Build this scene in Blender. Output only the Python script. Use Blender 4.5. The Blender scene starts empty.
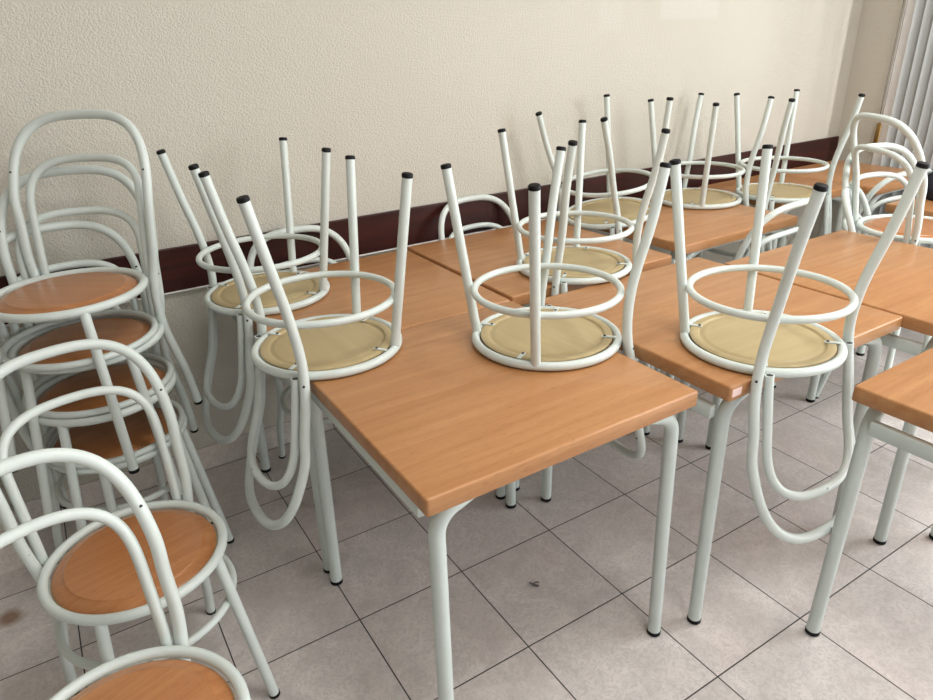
import bpy, bmesh, math, random
from math import pi, sin, cos
from mathutils import Vector, Matrix
random.seed(4)
S = bpy.context.scene
COL = S.collection

# ------------------------------------------------------------------ materials
def srgb(r, g, b):
    f = lambda c: c/255/12.92 if c/255 <= .04045 else ((c/255+.055)/1.055)**2.4
    return (f(r), f(g), f(b), 1)

class NT:
    def __init__(s, name):
        s.m = bpy.data.materials.new(name); s.m.use_nodes = True
        s.t = s.m.node_tree; s.n = s.t.nodes; s.b = s.n['Principled BSDF']
    def new(s, kind, **kw):
        n = s.n.new(kind)
        for k, v in kw.items():
            if k.startswith('_'): setattr(n, k[1:], v)
            else: n.inputs[k].default_value = v
        return n
    def link(s, a, b): s.t.links.new(a, b)
    def math(s, op, a, b=None, c=None):
        n = s.n.new('ShaderNodeMath'); n.operation = op
        for i, v in enumerate((a, b, c)):
            if v is None: continue
            if isinstance(v, (int, float)): n.inputs[i].default_value = v
            else: s.link(v, n.inputs[i])
        return n.outputs[0]
    def mix(s, fac, a, b, blend='MIX'):
        n = s.n.new('ShaderNodeMix'); n.data_type = 'RGBA'; n.blend_type = blend
        for i, v in ((0, fac), (6, a), (7, b)):
            if isinstance(v, (int, float, tuple)): n.inputs[i].default_value = v
            else: s.link(v, n.inputs[i])
        return n.outputs[2]
    def coords(s, kind='Object', scale=(1, 1, 1), rot=(0, 0, 0)):
        tc = s.n.new('ShaderNodeTexCoord'); mp = s.n.new('ShaderNodeMapping')
        mp.inputs['Scale'].default_value = scale; mp.inputs['Rotation'].default_value = rot
        s.link(tc.outputs[kind], mp.inputs[0]); return mp.outputs[0]
    def noise(s, co, scale, detail=3, rough=.5, dist=0):
        n = s.n.new('ShaderNodeTexNoise'); s.link(co, n.inputs['Vector'])
        n.inputs['Scale'].default_value = scale; n.inputs['Detail'].default_value = detail
        n.inputs['Roughness'].default_value = rough; n.inputs['Distortion'].default_value = dist
        return n.outputs['Fac']
    def ramp(s, fac, stops):
        r = s.n.new('ShaderNodeValToRGB'); e = r.color_ramp.elements
        while len(e) < len(stops): e.new(.5)
        for i, (p, c) in enumerate(stops):
            e[i].position = p; e[i].color = c if isinstance(c, tuple) else (c, c, c, 1)
        s.link(fac, r.inputs[0]); return r.outputs[0]
    def bump(s, h, strength=.3, dist=.002, prev=None):
        n = s.n.new('ShaderNodeBump'); n.inputs['Strength'].default_value = strength
        n.inputs['Distance'].default_value = dist; s.link(h, n.inputs['Height'])
        if prev: s.link(prev, n.inputs['Normal'])
        s.link(n.outputs[0], s.b.inputs['Normal']); return n.outputs[0]
    def col(s, c):
        if isinstance(c, tuple): s.b.inputs['Base Color'].default_value = c
        else: s.link(c, s.b.inputs['Base Color'])
    def rough(s, r):
        if isinstance(r, (int, float)): s.b.inputs['Roughness'].default_value = r
        else: s.link(r, s.b.inputs['Roughness'])

def wood(name, light, dark, coat=.0, rough=.38, scale=(2.2, 42, 42), flecks=True, rot=(0, 0, 0)):
    t = NT(name)
    oi = t.n.new('ShaderNodeObjectInfo')
    co = t.coords('Object', (1, 1, 1), rot)
    ad = t.n.new('ShaderNodeVectorMath'); ad.operation = 'ADD'
    mul = t.n.new('ShaderNodeVectorMath'); mul.operation = 'SCALE'; mul.inputs[0].default_value = (7, 3, 5)
    t.link(oi.outputs['Random'], mul.inputs['Scale']); t.link(co, ad.inputs[0]); t.link(mul.outputs[0], ad.inputs[1])
    mp = t.n.new('ShaderNodeMapping'); mp.inputs['Scale'].default_value = scale; t.link(ad.outputs[0], mp.inputs[0])
    g = t.noise(mp.outputs[0], 1.0, 5, .62, .35)
    mp2 = t.n.new('ShaderNodeMapping'); mp2.inputs['Scale'].default_value = (1.1, 5.5, 5.5); t.link(ad.outputs[0], mp2.inputs[0])
    g2 = t.noise(mp2.outputs[0], 1.3, 3, .5, .9)
    c = t.mix(t.ramp(g, [(.32, 0.), (.68, 1.)]), dark, light)
    c = t.mix(t.math('MULTIPLY', t.ramp(g2, [(.38, 1.), (.6, 0.)]), .45), c, dark)
    if flecks:
        mp3 = t.n.new('ShaderNodeMapping'); mp3.inputs['Scale'].default_value = (38, 330, 330); t.link(ad.outputs[0], mp3.inputs[0])
        f = t.noise(mp3.outputs[0], 1.0, 1, .4)
        c = t.mix(t.math('MULTIPLY', t.ramp(f, [(.62, 0.), (.7, 1.)]), .3), c, tuple(x*.55 for x in dark[:3])+(1,))
    t.col(c); t.rough(rough); t.b.inputs['Coat Weight'].default_value = coat; t.b.inputs['Coat Roughness'].default_value = .25
    t.bump(g, .05, .001)
    return t.m

def paint(name, c, chips=True):
    t = NT(name)
    co = t.coords('Object')
    n = t.noise(co, 9, 4, .6)
    base = t.mix(t.ramp(n, [(.3, 0.), (.75, 1.)]), tuple(x*.93 for x in c[:3])+(1,), c)
    if chips:
        k = t.noise(co, 62, 2, .5)
        base = t.mix(t.math('MULTIPLY', t.ramp(k, [(.775, 0.), (.80, 1.)]), .6), base, (.12, .11, .1, 1))
    t.col(base); t.rough(t.ramp(n, [(.3, .3), (.8, .42)]))
    return t.m

def plain(name, c, rough=.5, metal=0.):
    t = NT(name); co = t.coords('Object'); n = t.noise(co, 14, 3)
    t.col(t.mix(n, tuple(x*.85 for x in c[:3])+(1,), tuple(min(1, x*1.12) for x in c[:3])+(1,)))
    t.rough(rough); t.b.inputs['Metallic'].default_value = metal
    return t.m

M = {}
M['table_wood'] = wood('beech_laminate', srgb(192, 142, 95), srgb(171, 118, 73), rough=.34)
M['seat_top'] = wood('seat_beech', srgb(188, 130, 82), srgb(168, 108, 63), rough=.30, scale=(3, 60, 60), coat=.2)
M['seat_under'] = wood('seat_plywood', srgb(188, 170, 129), srgb(174, 155, 114), rough=.45, scale=(3, 24, 24), flecks=False)
M['paint'] = paint('white_enamel', srgb(214, 223, 219))
M['table_paint'] = paint('table_enamel', srgb(206, 216, 212))
M['cap'] = plain('black_rubber', (.003, .003, .004, 1), .55); M['cap'].node_tree.nodes['Principled BSDF'].inputs['Specular IOR Level'].default_value = .25
M['screw'] = plain('dark_screw', (.05, .05, .05, 1), .4, .5)
M['mahogany'] = wood('mahogany', srgb(70, 23, 14), srgb(40, 12, 8), rough=.42, scale=(1.6, 30, 30), flecks=True)
M['mahogany'].node_tree.nodes['Principled BSDF'].inputs['Specular IOR Level'].default_value = .3
M['white_trim'] = plain('white_trim', srgb(238, 236, 234), .5)
M['cord'] = plain('bead_cord', (.16, .15, .15, 1), .5)
M['brass'] = plain('old_brass', srgb(150, 120, 70), .35, .7)
M['navy'] = plain('navy_cloth', (.012, .014, .028, 1), .8)

# plaster wall with a pebbled texture
def plaster(name, c1, c2, bump=.75, marks=False):
    t = NT(name); co = t.coords('Object')
    big = t.noise(co, 1.1, 3, .5); v = t.n.new('ShaderNodeTexNoise'); t.link(co, v.inputs['Vector'])
    v.inputs['Scale'].default_value = 200; v.inputs['Detail'].default_value = 2.5; v.inputs['Roughness'].default_value = .55
    c = t.mix(big, c1, c2)
    if marks:                                              # paler, cooler rectangles high on the wall
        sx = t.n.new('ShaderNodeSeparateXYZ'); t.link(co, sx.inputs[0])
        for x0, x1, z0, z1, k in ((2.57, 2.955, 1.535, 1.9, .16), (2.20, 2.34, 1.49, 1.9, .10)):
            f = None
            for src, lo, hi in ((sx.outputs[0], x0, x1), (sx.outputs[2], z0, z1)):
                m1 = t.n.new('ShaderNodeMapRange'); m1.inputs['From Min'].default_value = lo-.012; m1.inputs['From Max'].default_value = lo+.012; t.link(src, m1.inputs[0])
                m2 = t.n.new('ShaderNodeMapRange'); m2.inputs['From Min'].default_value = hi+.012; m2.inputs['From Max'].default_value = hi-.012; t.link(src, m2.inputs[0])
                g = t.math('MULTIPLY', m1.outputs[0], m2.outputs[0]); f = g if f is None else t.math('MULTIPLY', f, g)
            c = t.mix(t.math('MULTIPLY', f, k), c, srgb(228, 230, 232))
    t.col(c); t.rough(.38); t.b.inputs['Specular IOR Level'].default_value = .35
    t.bump(t.ramp(v.outputs['Fac'], [(.38, 0.), (.62, 1.)]), bump, .0022)
    return t.m
M['wall'] = plaster('plaster_cream', srgb(205, 200, 187), srgb(211, 207, 196))
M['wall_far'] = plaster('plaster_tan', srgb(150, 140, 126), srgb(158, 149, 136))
M['ceiling'] = plain('ceiling_white', srgb(225, 223, 218), .7)

# stone-grey floor tiles on a square grid aligned with the wall
TX, TY, TS = 1.143, .7111, .3402
def tiles(name, plane='XY', base=(219, 213, 210), off=(TX, TY), ts=TS, stain=True):
    t = NT(name)
    geo = t.n.new('ShaderNodeNewGeometry'); sx = t.n.new('ShaderNodeSeparateXYZ'); t.link(geo.outputs['Position'], sx.inputs[0])
    X, Y = sx.outputs[0], sx.outputs[1]
    u = t.math('DIVIDE', t.math('SUBTRACT', X, off[0]), ts); v = t.math('DIVIDE', t.math('SUBTRACT', Y, off[1]), ts)
    def edge(q):
        f = t.math('FRACT', q); return t.math('MULTIPLY', t.math('MINIMUM', f, t.math('SUBTRACT', 1.0, f)), ts)
    d = edge(u) if plane != 'XY' else t.math('MINIMUM', edge(u), edge(v))
    grout = t.ramp(t.math('DIVIDE', d, .01), [(.13, 1.), (.22, 0.)])
    cm = t.n.new('ShaderNodeCombineXYZ'); t.link(t.math('FLOOR', u), cm.inputs[0]); t.link(t.math('FLOOR', v), cm.inputs[1])
    wn = t.n.new('ShaderNodeTexWhiteNoise'); t.link(cm.outputs[0], wn.inputs['Vector'])
    off3 = t.n.new('ShaderNodeVectorMath'); off3.operation = 'MULTIPLY_ADD'; off3.inputs[1].default_value = (3, 3, 3)
    t.link(wn.outputs['Color'], off3.inputs[0]); t.link(geo.outputs['Position'], off3.inputs[2])
    P = off3.outputs[0]
    n1 = t.noise(P, 7, 6, .68, 1.3); n2 = t.noise(P, 46, 4, .7, 2.2); n3 = t.noise(P, 2.1, 3, .5, .6)
    b = srgb(*base)
    c = t.mix(t.ramp(n1, [(.3, 0.), (.7, 1.)]), tuple(x*.80 for x in b[:3])+(1,), tuple(x*1.10 for x in b[:3])+(1,))
    c = t.mix(t.math('MULTIPLY', t.ramp(n2, [(.42, 1.), (.54, 0.)]), .5), c, tuple(x*.66 for x in b[:3])+(1,))
    c = t.mix(t.math('MULTIPLY', t.ramp(n3, [(.45, 0.), (.72, 1.)]), .22), c, (b[0]*1.02, b[1]*.86, b[2]*.84, 1))
    c = t.mix(t.math('MULTIPLY', wn.outputs['Value'], .10), c, tuple(x*.7 for x in b[:3])+(1,))
    if stain:
        sd = t.n.new('ShaderNodeVectorMath'); sd.operation = 'DISTANCE'; sd.inputs[1].default_value = (-.384, 1.969, 0)
        t.link(geo.outputs['Position'], sd.inputs[0])
        sf = t.math('ADD', sd.outputs['Value'], t.math('MULTIPLY', n1, .03))
        c = t.mix(t.math('MULTIPLY', t.ramp(t.math('MULTIPLY', sf, 10.), [(.35, 1.), (.62, 0.)]), .8), c, (.20, .085, .025, 1))
    c = t.mix(grout, c, (.035, .032, .030, 1))
    t.col(c)
    t.rough(t.ramp(n1, [(.3, .30), (.7, .42)]))
    h = t.math('SUBTRACT', t.math('MULTIPLY', n2, .18), grout)
    t.bump(h, .35, .0015)
    return t.m
M['floor'] = tiles('floor_tiles')
M['skirt'] = tiles('skirting_tiles', 'X', (222, 215, 207), stain=False)

# ------------------------------------------------------------------ mesh helpers
def link_mesh(name, bm, mats, parent=None, smooth=True):
    me = bpy.data.meshes.new(name)
    bm.normal_update(); bm.to_mesh(me); bm.free()
    if not isinstance(mats, (list, tuple)): mats = [mats]
    for m in mats: me.materials.append(m)
    if smooth:
        for p in me.polygons: p.use_smooth = True
        me.set_sharp_from_angle(angle=math.radians(38))
    o = bpy.data.objects.new(name, me); COL.objects.link(o)
    if parent: o.parent = parent
    return o

def tube(bm, pts, r, seg=14, closed=False, cap=True, mi=0):
    pts = [Vector(p) for p in pts]; n = len(pts); rings = []
    if isinstance(r, (int, float)): r = [r]*n
    T = []
    for i in range(n):
        a = pts[(i-1) % n] if (closed or i > 0) else pts[i]
        b = pts[(i+1) % n] if (closed or i < n-1) else pts[i]
        T.append((b-a).normalized())
    up = Vector((0, 0, 1)) if abs(T[0].z) < .9 else Vector((0, 1, 0))
    N = (up - T[0]*up.dot(T[0])).normalized()
    for i in range(n):
        if i: N = (N - T[i]*N.dot(T[i])).normalized()
        B = T[i].cross(N)
        rings.append([bm.verts.new(pts[i] + (N*cos(2*pi*k/seg) + B*sin(2*pi*k/seg))*r[i]) for k in range(seg)])
    def bridge(A, Bq, sh=0):
        for k in range(seg):
            f = bm.faces.new((A[k], A[(k+1) % seg], Bq[(k+1+sh) % seg], Bq[(k+sh) % seg])); f.material_index = mi
    for i in range(n-1): bridge(rings[i], rings[i+1])
    if closed:
        d = [(rings[-1][0].co - v.co).length for v in rings[0]]; bridge(rings[-1], rings[0], d.index(min(d)))
    elif cap:
        bm.faces.new(rings[0][::-1]).material_index = mi; bm.faces.new(rings[-1]).material_index = mi
    return rings

def lathe(bm, prof, seg=64, mi=None):
    rings = []
    for r, z in prof:
        if r < 1e-6: rings.append([bm.verts.new((0, 0, z))])
        else: rings.append([bm.verts.new((r*cos(2*pi*k/seg), r*sin(2*pi*k/seg), z)) for k in range(seg)])
    for i in range(len(rings)-1):
        a, b = rings[i], rings[i+1]; m = 0 if mi is None else mi[i]
        for k in range(seg):
            k2 = (k+1) % seg
            if len(a) == 1: f = bm.faces.new((a[0], b[k], b[k2]))
            elif len(b) == 1: f = bm.faces.new((a[k], b[0], a[k2]))
            else: f = bm.faces.new((a[k], b[k], b[k2], a[k2]))
            f.material_index = m
    bmesh.ops.recalc_face_normals(bm, faces=bm.faces[:])

def box(bm, lo, hi, bev=0, segs=2, rot=None, at=None):
    r = bmesh.ops.create_cube(bm, size=1); vs = r['verts']
    lo, hi = Vector(lo), Vector(hi); c = (lo+hi)/2; d = hi-lo
    for v in vs: v.co = Vector((v.co.x*d.x, v.co.y*d.y, v.co.z*d.z)) + c
    if bev:
        es = list({e for v in vs for e in v.link_edges})
        res = bmesh.ops.bevel(bm, geom=vs+es, offset=bev, segments=segs, affect='EDGES', profile=.5)
        vs = list(dict.fromkeys(res['verts'] + [v for v in vs if v.is_valid]))
    if rot is not None:
        for v in vs: v.co = rot @ v.co + (Vector(at) if at else Vector())
    return vs

def tag(o, label=None, cat=None, group=None, kind=None):
    for k, v in (('label', label), ('category', cat), ('group', group), ('kind', kind)):
        if v: o[k] = v
    return o
def empty(name, loc=(0, 0, 0)):
    o = bpy.data.objects.new(name, None); o.location = loc; o.empty_display_size = .1; COL.objects.link(o); return o
def copy_tree(o, parent=None):
    c = o.copy(); COL.objects.link(c)
    if parent: c.parent = parent
    for ch in list(o.children): copy_tree(ch, c)
    return c
def struct(name, bm, m, smooth=False):
    o = link_mesh(name, bm, m, None, smooth); o['kind'] = 'structure'; return o

# ------------------------------------------------------------------ chair
SH = .4580                                  # top of the seat ring above the floor
KX = [.1829, .1795, .1640, .1690, .1844, .1880, .1920]
KY = [.1970, .1698, .1370, .1230, .1337, .1516, .1535]
KD = [-.4530, -.32, -.17, -.05, .05, .15, .1918]
def herm(xs, ys, t):
    n = len(xs); m = []
    for i in range(n):
        a, b = max(i-1, 0), min(i+1, n-1); m.append((ys[b]-ys[a])/(xs[b]-xs[a]))
    i = 0
    while i < n-2 and t > xs[i+1]: i += 1
    h = xs[i+1]-xs[i]; u = (t-xs[i])/h
    return (2*u**3-3*u*u+1)*ys[i]+(u**3-2*u*u+u)*h*m[i]+(3*u*u-2*u**3)*ys[i+1]+(u**3-u*u)*h*m[i+1]
def cap_arc(w, y, D1, D2, a, c, n, steps):
    out = []
    for k in range(1, steps+1):
        t = pi/2*k/steps
        x = w*max(cos(t), 0)**(2/n); d = D1+(D2-D1)*sin(t)**(2/n)
        out.append((x, y+a*(d-D1)+c*(1-(x/w)**2), d))
    out[-1] = (0.0, out[-1][1], out[-1][2]); return out
def resample(pts, step=.012):
    P = [Vector(p) for p in pts]; L = [0]
    for a, b in zip(P, P[1:]): L.append(L[-1]+(b-a).length)
    n = max(2, int(L[-1]/step)); out = []; j = 0
    for i in range(n+1):
        s = L[-1]*i/n
        while j < len(L)-2 and L[j+1] < s: j += 1
        seg = L[j+1]-L[j]; out.append(P[j].lerp(P[j+1], 0 if seg == 0 else min(1, (s-L[j])/seg)))
    for _ in range(6):
        q = out[:]
        for i in range(1, len(out)-1): q[i] = out[i]*.5+(out[i-1]+out[i+1])*.25
        out = q
    return out
def outer_path():
    h = []
    for k in range(41):
        d = -.4530+(.1918+.4530)*k/40; h.append((herm(KD, KX, d), herm(KD, KY, d), d))
    h += cap_arc(.1920, .1535, .1918, .4156, .3462, .0311, 3.3, 40)
    h = [(x, y, SH+d) for x, y, d in h]
    return resample(h + [(-x, y, z) for x, y, z in h[-2::-1]])
def inner_path():
    h = []
    for k in range(13):
        d = -.014+(.1888+.014)*k/12; f = max(0, d)/.1888
        h.append((.1545+(.1598-.1545)*f, .1405+(.1720-.1405)*f, d))
    h += cap_arc(.1598, .1720, .1888, .3019, .3462, .0311, 3.3, 36)
    h = [(x, y, SH+d) for x, y, d in h]
    return resample(h + [(-x, y, z) for x, y, z in h[-2::-1]])
OUT, INN = outer_path(), inner_path()

def foot_cap(parent, tip, direction):
    bm = bmesh.new(); d = Vector(direction).normalized(); tip = Vector(tip)
    tube(bm, [tip-d*.0055, tip-d*.0045, tip+d*.002, tip+d*.0045, tip+d*.0055], [.0126, .0136, .0136, .0118, .007], 18)
    return link_mesh('foot_cap', bm, M['cap'], parent)

def make_chair():
    root = empty('cafe_chair')
    bm = bmesh.new(); tube(bm, [(.1865*cos(2*pi*k/72), .1865*sin(2*pi*k/72), SH-.011) for k in range(72)], .0110, 14, closed=True)
    link_mesh('seat_ring', bm, M['paint'], root)
    bm = bmesh.new()
    z = SH-.011
    prof = [(0, z+.010), (.146, z+.010), (.1490, z+.0096), (.1510, z+.0074), (.160, z+.0052), (.172, z+.0012), (.1780, z-.0030), (.1800, z-.0065), (.1795, z-.0090),
            (.176, z-.0105), (.161, z-.0105), (.1585, z-.0098), (.1565, z-.0065), (.1540, z-.0055), (.1500, z-.0058), (.1460, z-.0078), (.138, z-.0092), (0, z-.0092)]
    mi = [0]*6+[1]*11
    lathe(bm, [(r*.963, q) for r, q in prof], 72, mi)
    link_mesh('seat_panel', bm, [M['seat_top'], M['seat_under']], root)
    bm = bmesh.new(); tube(bm, [(.1870*cos(2*pi*k/72), .1870*sin(2*pi*k/72), SH-.1435) for k in range(72)], .0093, 12, closed=True)
    link_mesh('stretcher_ring', bm, M['paint'], root)
    for s in (-1, 1):
        a = Vector((s*.1243, -.1360, SH-.012)); b = Vector((s*.1708, -.1833, .005))
        bm = bmesh.new(); tube(bm, [a.lerp(b, t/8) for t in range(9)], .0125, 16)
        leg = link_mesh('leg', bm, M['paint'], root); foot_cap(leg, b, b-a)
    bm = bmesh.new(); tube(bm, OUT, .0125, 16)
    fr = link_mesh('back_frame', bm, M['paint'], root)
    foot_cap(fr, OUT[0], OUT[0]-OUT[1]); foot_cap(fr, OUT[-1], OUT[-1]-OUT[-2])
    # screws at the shoulders of the hoop and at the seat
    for s in (-1, 1):
        for zz in (SH+.278, SH-.005):
            src = OUT if s*OUT[0].x > 0 else OUT[::-1]
            p = min(src[:len(src)//2], key=lambda q: abs(q.z-zz))
            for q in (1,):
                bm = bmesh.new(); dv = Vector((0, -1, 0)) if zz > SH else Vector((s*.9, .44, 0)).normalized()
                tube(bm, [p+dv*.0115, p+dv*.0138], [.0034, .0030], 10); sc = link_mesh('screw', bm, M['screw'], fr)
    bm = bmesh.new(); tube(bm, INN, .0108, 14)
    hoop = link_mesh('back_hoop', bm, M['paint'], root)
    for p, q in ((INN[0], INN[1]), (INN[-1], INN[-2])):   # dark open bore of the cut tube end
        bm = bmesh.new(); d = (p-q).normalized(); tube(bm, [p-d*.001, p+d*.0006], .0075, 12); link_mesh('tube_bore', bm, M['screw'], hoop)
    for ang in (-math.degrees(math.atan2(.136, .1243))+14, -(180-math.degrees(math.atan2(.136, .1243)))+14, 50, 140):
        bm = bmesh.new(); R = Matrix.Rotation(math.radians(ang), 3, 'Z')
        box(bm, (.146, -.0052, SH-.0245), (.182, .0052, SH-.0218), .0008, 1, rot=R)
        lug = link_mesh('seat_bracket', bm, M['paint'], root, False)
        bm = bmesh.new(); c = R @ Vector((.153, 0, SH-.0245)); tube(bm, [c, c-Vector((0, 0, .0022))], [.0042, .0034], 10)
        link_mesh('screw', bm, M['screw'], lug)
    return root

proto = make_chair()
first = [True]
def chair(label, group, mat):
    o = proto if first[0] else copy_tree(proto); first[0] = False
    o.matrix_world = mat; tag(o, label, 'chair', group); return o
def upright(x, y, yaw, z=0): return Matrix.Translation((x, y, z)) @ Matrix.Rotation(yaw, 4, 'Z')
def flipped(x, y, yaw, z=.7515, ty=0, tx=0):
    return (Matrix.Translation((x, y, z)) @ Matrix.Rotation(tx, 4, 'X') @ Matrix.Rotation(ty, 4, 'Y') @ Matrix.Rotation(yaw, 4, 'Z')
            @ Matrix.Rotation(pi, 4, 'Y') @ Matrix.Translation((0, 0, -SH)))

GU = 'chairs turned upside down on the tables'
chair('upside-down white tube chair centred on the nearest table, between its two neighbours', GU, flipped(1.039, 1.297, -1.543))
chair('upside-down chair with its back loops dangling over the tiles in front of the middle table', GU, flipped(1.459, .951, 3.131))
chair('upside-down chair overhanging the wall-side corner of the nearest table, loops hanging off its end', GU, flipped(.542, 1.594, 1.557))
chair('upside-down chair at the end of the table against the wall, beside the tall chair stack', GU, flipped(.540, 2.106, 1.618))
chair('upside-down chair standing behind the central one, on the front edge of the second wall table', GU, flipped(1.495, 1.722, 3.123, .7545))
chair('upside-down chair leaning slightly sideways at the gap between two wall tables', GU, flipped(2.058, 2.150, 1.627, .770, -.116))
chair('upside-down chair sitting flat on the third wall table, feet against the plain wall', GU, flipped(2.621, 2.152, -1.502))
chair('upside-down chair on the last wall table, closest to the room corner', GU, flipped(3.008, 1.990, -3.405))

GS = 'chairs in the tall stack by the wall'
PITCH = .152
for i, (x, y, a, lab) in enumerate([
        (-.006, 2.025, -.625, 'topmost chair of the tall stack by the wall, its orange wooden seat fully visible'),
        (.009, 2.045, -.278, 'chair second from the top of the tall stack by the wall'),
        (.010, 2.035, .064, 'chair third from the top of the tall stack by the wall'),
        (.012, 2.037, .42, 'bottom chair of the tall stack by the wall, standing on the tiles')]):
    chair(lab, GS, upright(x, y, a, (3-i)*PITCH))
GN = 'upright chairs in front of the tall stack'
chair('upright chair with a round orange seat standing just in front of the tall stack', GN, upright(-.022, 1.429, .213))
chair('nearest upright chair, only its back loops and part of its seat in view', GN, upright(-.105, .944, .360))
GT = 'chairs tucked between tables and wall'
chair('upright chair tucked behind the first wall table, back loop against the dark rail', GT, upright(.727, 2.130, -.02))
chair('upright chair tucked behind the second wall table, its double back loop against the dark rail', GT, upright(1.520, 2.153, .05))
chair('upright chair tucked under the third wall table, bent back loops rising in the aisle', GT, upright(2.396, 1.774, -3.068))
GR = 'chairs in the short stack by the window side'
for i, (x, y, a, lab) in enumerate([
        (2.867, 1.296, 1.113, 'topmost chair of the short stack beyond the middle tables'),
        (2.899, 1.311, -.261, 'middle chair of the short stack beyond the middle tables'),
        (2.900, 1.311, .38, 'bottom chair of the short stack beyond the middle tables')]):
    chair(lab, GR, upright(x, y, a, (2-i)*PITCH))
chair('upright chair tucked under the last wall table near the blinds', GT, upright(3.40, 1.815, 2.95))
chair('upside-down chair on the far table next to the blinds', GU, flipped(3.74, 1.26, 1.2))

# ------------------------------------------------------------------ tables
def make_table(w, d, zt=.75, rail=.035):
    """Origin at floor under the near-left corner; x along the wall, y towards it."""
    root = empty('canteen_table')
    bm = bmesh.new(); T = .038
    rings = []
    for ins, z in ((.0055, 0), (.0036, -.0004), (.0017, -.0014), (.0005, -.0031), (0, -.0055), (0, -T+.003), (.0009, -T+.0009), (.003, -T)):
        r = .0075; ring = []
        for cx, cy, a0 in ((w-r, d-r, 0), (r, d-r, 90), (r, r, 180), (w-r, r, 270)):
            for k in range(5):
                a = math.radians(a0+22.5*k); q = max(r-ins, .0004); ox = ins-r if ins > r else 0
                ring.append(bm.verts.new((cx-(ox if cx > w/2 else -ox)+q*cos(a), cy-(ox if cy > d/2 else -ox)+q*sin(a), zt+z)))
        rings.append(ring)
    n = len(rings[0])
    for A, Bq in zip(rings, rings[1:]):
        for k in range(n): bm.faces.new((A[k], Bq[k], Bq[(k+1) % n], A[(k+1) % n]))
    bm.faces.new(rings[0]); bm.faces.new(rings[-1][::-1])
    link_mesh('tabletop', bm, M['table_wood'], root)
    I = .036; R = .0172; zb = zt-T-R-.001; B = .060; O = .008
    for y, sy in ((I, 1), (d-I, -1)):
        bm = bmesh.new()                                   # crossbar between the two legs, tight under the top
        zc = zt-T-.0125; yc = y+sy*.008
        tube(bm, [(I+B*.6, yc, zc), (w/2, yc, zc), (w-I-B*.6, yc, zc)], .0115, 16); link_mesh('crossbar', bm, M['table_paint'], root)
        for x, s in ((I, 1), (w-I, -1)):
            pts = [(x+s*(B+.060), y, zb+.010), (x+s*(B+.030), y, zb+.006)] + [(x+s*(B-B*sin(a)), y, zb-B+B*cos(a)) for a in [pi/2*k/9 for k in range(10)]]
            pts += [(x-s*O*t/5, y-sy*O*t/5, zb-B-t*(zb-B-.012)/5) for t in (1, 2, 3, 4, 5)]
            bm = bmesh.new(); tube(bm, pts, [.007, .0115, .0150]+[R]*(len(pts)-3), 18); leg = link_mesh('leg', bm, M['table_paint'], root)
            fx, fy = x-s*O, y-sy*O
            bm = bmesh.new(); tube(bm, [(fx, fy, .014), (fx, fy, .012), (fx, fy, .003), (fx, fy, 0)], [R+.0003, R+.0012, R+.0012, R-.002], 18)
            link_mesh('foot_cap', bm, M['cap'], leg)
    for x in (I-.020, w-I+.020):
        bm = bmesh.new(); box(bm, (x-.010, I+.014, zt-T-rail-.036), (x+.010, d-I-.014, zt-T-rail), .004, 2)
        link_mesh('side_rail', bm, M['table_paint'], root)
    return root
def table(x0, y0, x1, y1, label, zt=.75, rz=0, rail=.035):
    t = make_table(x1-x0, y1-y0, zt, rail); t.location = (x0, y0, 0); t.rotation_euler.z = rz
    tag(t, label, 'table', 'wood-topped tables pushed together'); return t
t1 = table(.437, .8720, 1.141, 1.5940, 'nearest wood-topped table, its bare corner pointing at the viewer', rail=.001)
table(.438, 1.5990, 1.141, 2.3030, 'wood-topped table against the wall, directly behind the nearest table')
table(1.154, 1.6110, 1.864, 2.3170, 'second table along the wall, slightly raised above the first one', .753)
t4 = table(1.208, .8400, 1.931, 1.5530, 'middle table across the narrow gap from the nearest one')
table(1.937, .7330, 2.640, 1.4480, 'table joined to the far side of the middle table, with nothing on it', .752)
table(1.446, -.015, 2.160, .6920, 'table cut off by the picture edge, its bare corner pointing at the aisle', .75, .012)
table(2.004, 1.6780, 2.712, 2.3300, 'third table along the wall, its bare corner above the aisle', .750, .008)
table(2.880, 1.880, 3.484, 2.3700, 'fourth table along the wall, with one upside-down chair', .750)
table(3.492, 1.785, 4.085, 2.3700, 'last table along the wall, in the room corner', .750)
table(3.200, .8700, 3.930, 1.5850, 'far table beside the blinds, behind the short chair stack', .750)
# small pale pinkish rectangle on the front corner of the middle table
bm = bmesh.new(); box(bm, (.008, -.0006, .7220), (.040, .0006, .7420), .0004, 1)
o = link_mesh('pale_patch', bm, plain('pale_pink_edge', srgb(236, 205, 200), .3), [c for c in t4.children if c.name.startswith('tabletop')][0], False)
o['label'] = 'pale pinkish patch'

# dark navy bag on the far table
bm = bmesh.new()
bmesh.ops.create_uvsphere(bm, u_segments=28, v_segments=18, radius=1)
for v in bm.verts:
    x, y, z = v.co; k = 1+.06*sin(5*x+2*z)+.05*cos(6*y)
    v.co = Vector((x*.12*k, y*.09*k, max(-.7, z)*.085*k))
for v in bm.verts: v.co += Vector((3.500, 1.490, .750+.060))
bag = link_mesh('cloth_bag', bm, M['navy']); tag(bag, 'dark navy rounded bag lying on the far table by the blinds', 'bag')

# small scrap on the floor
bm = bmesh.new()
pts = [Vector((.958+.009*cos(a)*(1+.2*sin(3*a)), 1.218+.009*sin(a), .0035)) for a in [2*pi*k/14 for k in range(12)]]
tube(bm, pts+[Vector((.944, 1.236, .003))], .0020, 6)
tag(link_mesh('floor_scrap', bm, M['cord']), 'tiny dark curled scrap lying alone on the floor tiles', 'scrap')

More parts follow.
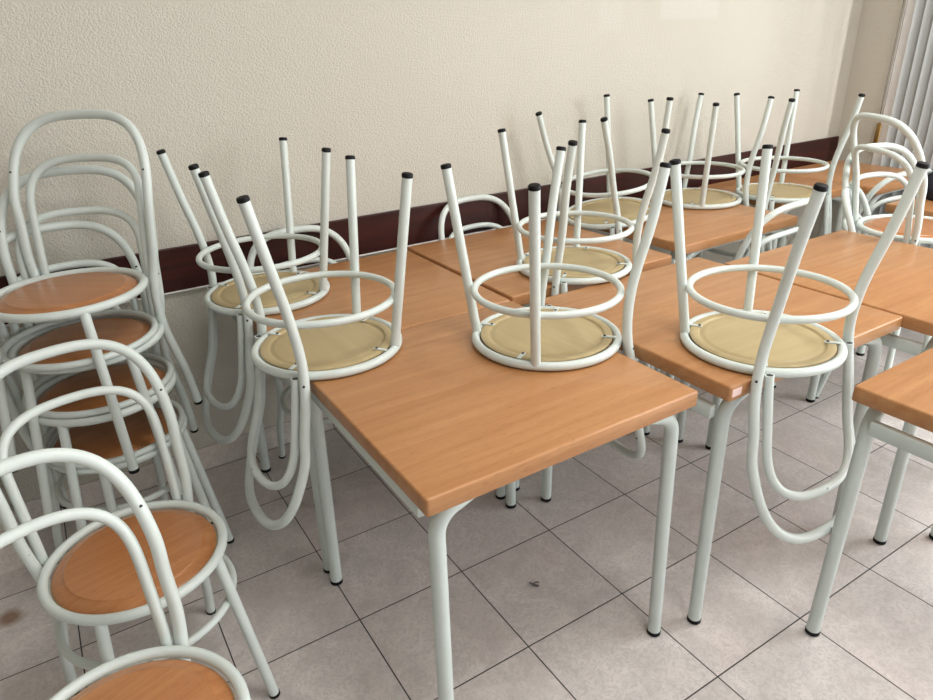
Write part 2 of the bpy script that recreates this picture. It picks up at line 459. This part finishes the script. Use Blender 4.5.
# ------------------------------------------------------------------ room
XW, YW, XL, YB, ZC = 4.168, 2.428, -2.6, -3.2, 2.75
bm = bmesh.new(); box(bm, (XL-.1, YB-.1, -.08), (XW+.35, YW+.12, 0)); struct('floor', bm, M['floor'])
bm = bmesh.new(); box(bm, (XL-.1, YB-.1, ZC), (XW+.35, YW+.12, ZC+.08)); struct('ceiling', bm, M['ceiling'])
bm = bmesh.new(); box(bm, (XL-.1, YW, 0), (XW+.1, YW+.12, ZC)); struct('wall_back', bm, plaster('plaster_pale_rects', srgb(205, 200, 187), srgb(211, 207, 196), marks=True))
bm = bmesh.new(); box(bm, (XL, YW-.225, 0), (-.352, YW, ZC)); struct('wall_pilaster', bm, M['wall'])
bm = bmesh.new(); box(bm, (XL-.1, YB, 0), (XL, YW, ZC)); struct('wall_left', bm, M['wall_far'])
# window wall on the right: pier by the corner, sill and lintel round a long opening
bm = bmesh.new(); box(bm, (XW, 2.190, 0), (XW+.15, YW, ZC)); box(bm, (XW, YB, 0), (XW+.15, -2.6, ZC))
box(bm, (XW, -2.6, 0), (XW+.15, 2.19, .35)); box(bm, (XW, -2.6, 2.5), (XW+.15, 2.19, ZC)); struct('wall_right', bm, M['wall'])
# wall behind the camera with a wide window
WX0, WX1, WZ0, WZ1 = -1.6, 3.4, .9, 2.5
bm = bmesh.new(); box(bm, (XL, YB-.15, 0), (WX0, YB, ZC)); box(bm, (WX1, YB-.15, 0), (XW, YB, ZC))
box(bm, (WX0, YB-.15, 0), (WX1, YB, WZ0)); box(bm, (WX0, YB-.15, WZ1), (WX1, YB, ZC)); struct('wall_front', bm, M['wall_far'])
# skirting tiles
bm = bmesh.new(); box(bm, (-.352, YW-.009, 0), (XW, YW, .095), .0015, 1); struct('baseboard_back', bm, M['skirt'])
bm = bmesh.new(); box(bm, (XL, YW-.234, 0), (-.343, YW-.225, .095), .0015, 1); box(bm, (-.352, YW-.234, 0), (-.343, YW, .095), .0015, 1)
struct('baseboard_pilaster', bm, M['skirt'])
# mahogany dado rail, with a thin white bead below it
bm = bmesh.new(); box(bm, (-.352, YW-.018, .727), (XW-.012, YW, .875), .003, 2); struct('trim_1', bm, M['mahogany'])
bm = bmesh.new(); box(bm, (-.352, YW-.022, .722), (XW-.012, YW, .727), .001, 1); struct('trim_2', bm, M['white_trim'])
# white window post and frame
bm = bmesh.new(); box(bm, (XW-.012, 2.130, 0), (XW+.15, 2.190, 2.5), .002, 1)
for y in (.6, -1.0, -2.6): box(bm, (XW+.06, y-.03 if y > -2.6 else y, .35), (XW+.12, y+.03 if y > -2.6 else y+.05, 2.5))
box(bm, (XW+.06, -2.6, .35), (XW+.12, 2.13, .40)); box(bm, (XW+.06, -2.6, 2.45), (XW+.12, 2.13, 2.5))
struct('window_1', bm, M['white_trim'])
g = NT('window_glass'); g.b.inputs['Transmission Weight'].default_value = 1; g.b.inputs['Roughness'].default_value = 0; g.b.inputs['IOR'].default_value = 1.0
g.col((.96, .98, 1, 1))
bm = bmesh.new()
for y in (WX0, 0.05, 1.75, WX1): box(bm, (y-.03, YB-.10, WZ0), (y+.03, YB-.05, WZ1))
box(bm, (WX0, YB-.10, WZ0), (WX1, YB-.05, WZ0+.05)); box(bm, (WX0, YB-.10, WZ1-.05), (WX1, YB-.05, WZ1))
struct('window_2', bm, M['white_trim'])

# vertical blinds
def blind_mat():
    t = NT('blind_fabric'); co = t.coords('Object'); n = t.noise(co, 90, 2)
    t.col(t.mix(n, srgb(168, 172, 172), srgb(180, 184, 184))); t.rough(.75)
    tr = t.n.new('ShaderNodeBsdfTranslucent'); tr.inputs[0].default_value = srgb(190, 190, 188)
    ms = t.n.new('ShaderNodeMixShader'); ms.inputs[0].default_value = .03
    out = t.n['Material Output']; t.link(t.b.outputs[0], ms.inputs[1]); t.link(tr.outputs[0], ms.inputs[2]); t.link(ms.outputs[0], out.inputs[0])
    return t.m
BM = blind_mat()
bl = empty('vertical_blind', (XW-.035, 2.12, 0)); tag(bl, 'closed grey vertical blind of long slats hanging beside the white window post', 'blind')
bm = bmesh.new(); box(bm, (-.03, -3.3, 2.53), (.03, .02, 2.58), .003, 1); link_mesh('headrail', bm, M['white_trim'], bl)
NSL = 37; BLA = 25
slat0 = None
for k in range(NSL):
    if slat0 is None:
        bm = bmesh.new(); w = .062; pr = []
        for j in range(9):
            u = j/8-.5; pr.append((.006*(1-4*u*u), u*w))
        vf = [[bm.verts.new((x+dx, y, z)) for x, y in pr] for z in (.10, 2.53) for dx in (0, .0008)]
        a, b, c, d = vf
        for j in range(8):
            bm.faces.new((a[j], a[j+1], c[j+1], c[j])); bm.faces.new((b[j+1], b[j], d[j], d[j+1]))
            bm.faces.new((a[j+1], a[j], b[j], b[j+1])); bm.faces.new((c[j], c[j+1], d[j+1], d[j]))
        bm.faces.new((a[0], c[0], d[0], b[0])); bm.faces.new((a[8], b[8], d[8], c[8]))
        s = slat0 = link_mesh('slat', bm, BM, bl)
    else:
        s = slat0.copy(); COL.objects.link(s)
    s.location = (0, -.032-.052*k, 0); s.rotation_euler.z = math.radians(BLA+random.uniform(-3, 3))
# bead chains and brass weight
cord = empty('blind_cord', (XW-.03, 2.180, .83)); tag(cord, 'thin dark looped bead cord with a brass weight beside the white window post', 'cord')
for y in (-.010, .012):
    bm = bmesh.new(); tube(bm, [(0, y, 1.68), (0, y*1.0, 1.0), (0, y*.8, .25), (0, y*.3, .14)], .0022, 6); link_mesh('chain', bm, M['cord'], cord)
bm = bmesh.new(); box(bm, (-.005, -.013, 0), (.005, .013, .14), .003, 2); link_mesh('weight', bm, M['brass'], cord)

# ------------------------------------------------------------------ light
def area(name, loc, rot, sx, sy, power, color=(1, 1, 1)):
    L = bpy.data.lights.new(name, 'AREA'); L.shape = 'RECTANGLE'; L.size = sx; L.size_y = sy; L.energy = power; L.color = color
    o = bpy.data.objects.new(name, L); o.location = loc; o.rotation_euler = rot; COL.objects.link(o); return o
area('daylight_front_window', ((WX0+WX1)/2, YB-.2, (WZ0+WZ1)/2), (-pi/2, 0, pi), WX1-WX0, WZ1-WZ0, 26, (.93, .97, 1.0))
area('daylight_side_window', (XW+.25, -1.2, 1.45), (0, pi/2, 0), 2.1, 2.8, 215, (.94, .98, 1.0))
area('daylight_through_blind', (XW+.46, .66, 1.5), (0, pi/2, math.radians(-72)), 2.2, .22, 50, (1, .98, .97))
LM = NT('lamp_diffuser'); LM.col((.9, .9, .9, 1)); LM.b.inputs['Emission Color'].default_value = (1, .98, .94, 1); LM.b.inputs['Emission Strength'].default_value = 4
for i, (x, y, lab) in enumerate(((.9, .5, 'over the nearest chairs'), (2.9, .7, 'over the middle tables'), (.4, -1.9, 'behind the viewer'), (2.6, -1.9, 'in the rear of the room by the blinds'))):
    f = empty('ceiling_light', (x, y, ZC)); tag(f, 'square ceiling light panel '+lab, 'ceiling light', 'ceiling light panels')
    bm = bmesh.new(); box(bm, (-.31, -.31, -.04), (.31, .31, 0), .004, 1); link_mesh('frame', bm, M['white_trim'], f, False)
    bm = bmesh.new(); box(bm, (-.28, -.28, -.044), (.28, .28, -.04)); link_mesh('diffuser', bm, LM.m, f, False)
    area('panel_lamp', (x, y, ZC-.05), (0, 0, 0), .56, .56, 18 if x < 1 else 32, (1, .97, .92))
W = bpy.data.worlds.new('World'); S.world = W; W.use_nodes = True
W.node_tree.nodes['Background'].inputs[0].default_value = (.8, .88, 1, 1); W.node_tree.nodes['Background'].inputs[1].default_value = .6

# ------------------------------------------------------------------ camera
F, TILT, ROLL, YAW, H = 677.75, .4318, -.0351, -.5473, 1.4879
cd = bpy.data.cameras.new('camera'); cd.sensor_width = 36; cd.lens = F/933*36; cd.clip_start = .02
cam = bpy.data.objects.new('camera', cd); COL.objects.link(cam); S.camera = cam
Fv = Vector((0, cos(TILT), -sin(TILT))); Rv = Vector((1, 0, 0)); Uv = Rv.cross(Fv)
R2 = Rv*cos(ROLL)+Uv*sin(ROLL); U2 = Uv*cos(ROLL)-Rv*sin(ROLL)
Rz = Matrix.Rotation(YAW, 3, 'Z'); r, u, f = Rz @ R2, Rz @ U2, Rz @ Fv
mw = Matrix(((r.x, u.x, -f.x, 0), (r.y, u.y, -f.y, 0), (r.z, u.z, -f.z, H), (0, 0, 0, 1)))
cam.matrix_world = mw

S.view_settings.view_transform = 'Standard'; S.view_settings.look = 'None'
S.view_settings.exposure = -.33; S.view_settings.gamma = 1; S.view_settings.use_curve_mapping = False
